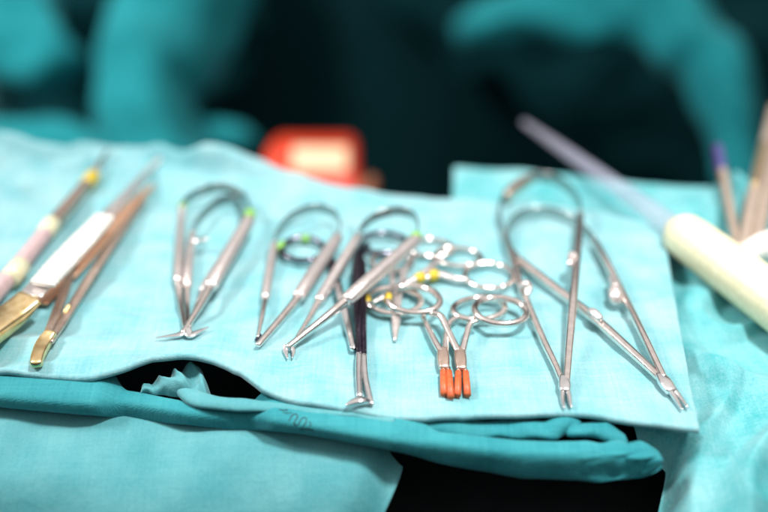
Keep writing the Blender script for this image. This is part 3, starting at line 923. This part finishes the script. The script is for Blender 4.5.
fold('gown_sleeve', 'blurred teal gown sleeve hanging straight down behind the left of the towel', [(225, -60, 0.95, 0.09, 0.09), (185, 0, 0.93, 0.085, 0.09), (158, 60, 0.9, 0.085, 0.085), (145, 110, 0.88, 0.085, 0.08), (142, 165, 0.86, 0.09, 0.08), (142, 240, 0.84, 0.09, 0.08)], M['gown'])
fold('gown_fold', 'blurred rounded bulge of teal gown at the far left', [(-40, -60, 1.0, 0.12, 0.09), (-5, 0, 0.98, 0.10, 0.09), (30, 50, 0.95, 0.075, 0.08), (58, 78, 0.93, 0.045, 0.06)], M['gown'])
fold('draped_cloth', 'blurred low heap of teal cloth at the left edge behind the towel', [(-70, 118, 0.85, 0.05, 0.05), (0, 140, 0.85, 0.05, 0.04), (40, 152, 0.85, 0.04, 0.04), (90, 168, 0.85, 0.03, 0.03)], M['gown'])
fold('draped_cloth', 'blurred strip of teal cloth between the hanging sleeve and the red box', [(160, 140, 0.89, 0.028, 0.03), (205, 135, 0.89, 0.028, 0.03), (235, 136, 0.89, 0.024, 0.03), (250, 139, 0.9, 0.014, 0.02)], M['gown'], 0.004)
fold('gown_sleeve', 'blurred teal gown sleeve arching over the dark gap at the upper right', [(470, 20, 1.05, 0.03, 0.05), (530, 6, 1.0, 0.06, 0.06), (590, 2, 0.98, 0.085, 0.07), (660, 24, 0.95, 0.075, 0.07), (712, 52, 0.92, 0.06, 0.07), (742, 100, 0.9, 0.045, 0.06), (752, 160, 0.9, 0.035, 0.05), (750, 230, 0.9, 0.03, 0.05)], M['gown'])

fold('gown_fold', 'blurred mass of teal gown, shade put into its colour, behind the hanging sleeve at upper left', [(-80, 40, 1.2, 0.35, 0.10), (20, 40, 1.2, 0.32, 0.10), (120, 20, 1.2, 0.30, 0.10), (230, -40, 1.2, 0.20, 0.08)], M['dim'], 0.03)

fold('gown_fold', 'blurred mass of teal gown, deep shade put into its colour, filling the upper right behind the arching sleeve', [(420, -60, 1.25, 0.20, 0.08), (560, -10, 1.22, 0.26, 0.10), (700, 40, 1.2, 0.34, 0.10), (830, 120, 1.2, 0.34, 0.10), (900, 220, 1.2, 0.3, 0.1)], M['dim2'], 0.03)

fold('gown_fold', 'blurred teal gown fold in the top left corner, light put in by a paler colour', [(-60, -80, 1.05, 0.05, 0.06), (-25, -20, 1.03, 0.055, 0.06), (-8, 30, 1.0, 0.05, 0.06), (-20, 90, 0.97, 0.05, 0.06), (-40, 150, 0.95, 0.05, 0.05)], M['drape'])  # lit gown fold, its light put in through the paler drape colour

# ------------------------------------------------------------------ light
w = bpy.data.worlds.new('World')
scene.world = w
w.use_nodes = True
bg = w.node_tree.nodes['Background']
nt = w.node_tree
tc = nt.nodes.new('ShaderNodeTexCoord')
sp = nt.nodes.new('ShaderNodeSeparateXYZ')
rp = nt.nodes.new('ShaderNodeValToRGB')
rp.color_ramp.elements[0].position = 0.34; rp.color_ramp.elements[0].color = (0.03, 0.035, 0.04, 1)
rp.color_ramp.elements[1].position = 0.58; rp.color_ramp.elements[1].color = (1.0, 0.95, 0.92, 1)
nt.links.new(tc.outputs['Generated'], sp.inputs[0])
nt.links.new(sp.outputs['Z'], rp.inputs['Fac'])
nt.links.new(rp.outputs['Color'], bg.inputs['Color'])
bg.inputs['Strength'].default_value = 0.8         # a pale ceiling over a dark room


def lamp(name, kind, loc, target, energy, color, **kw):
    l = bpy.data.lights.new(name, kind)
    l.energy = energy
    l.color = color
    for k, v in kw.items():
        setattr(l, k, v)
    o = bpy.data.objects.new(name, l)
    COL.objects.link(o)
    o.location = loc
    o.rotation_euler = (Vector(target) - Vector(loc)).to_track_quat('-Z', 'Y').to_euler()
    return o


lamp('operating_lamp', 'SPOT', (0.26, 0.25, 0.90), (0.05, 0.365, 0), 56, (1.0, 0.97, 0.94), spot_size=R(40), spot_blend=1.0, shadow_soft_size=0.07)
lamp('operating_lamp_second', 'SPOT', (-0.80, 0.42, 0.75), (-0.05, 0.55, 0), 42, (1.0, 0.97, 0.95), spot_size=R(110), spot_blend=0.8, shadow_soft_size=0.14)

# ------------------------------------------------------------------ camera object
cam = bpy.data.cameras.new('camera')
cam.lens = 50
cam.sensor_width = 36
cam.clip_start = 0.01
cam.clip_end = 50
cam.dof.use_dof = True
cam.dof.focus_distance = 0.3695
cam.dof.aperture_fstop = 2.9
co = bpy.data.objects.new('camera', cam)
COL.objects.link(co)
co.location = CAM
co.rotation_euler = (math.pi / 2 - PITCH, 0, 0)
scene.camera = co

scene.view_settings.view_transform = 'Standard'
scene.view_settings.look = 'None'
scene.view_settings.exposure = 0.0
scene.view_settings.gamma = 1.0
scene.cycles.use_denoising = True
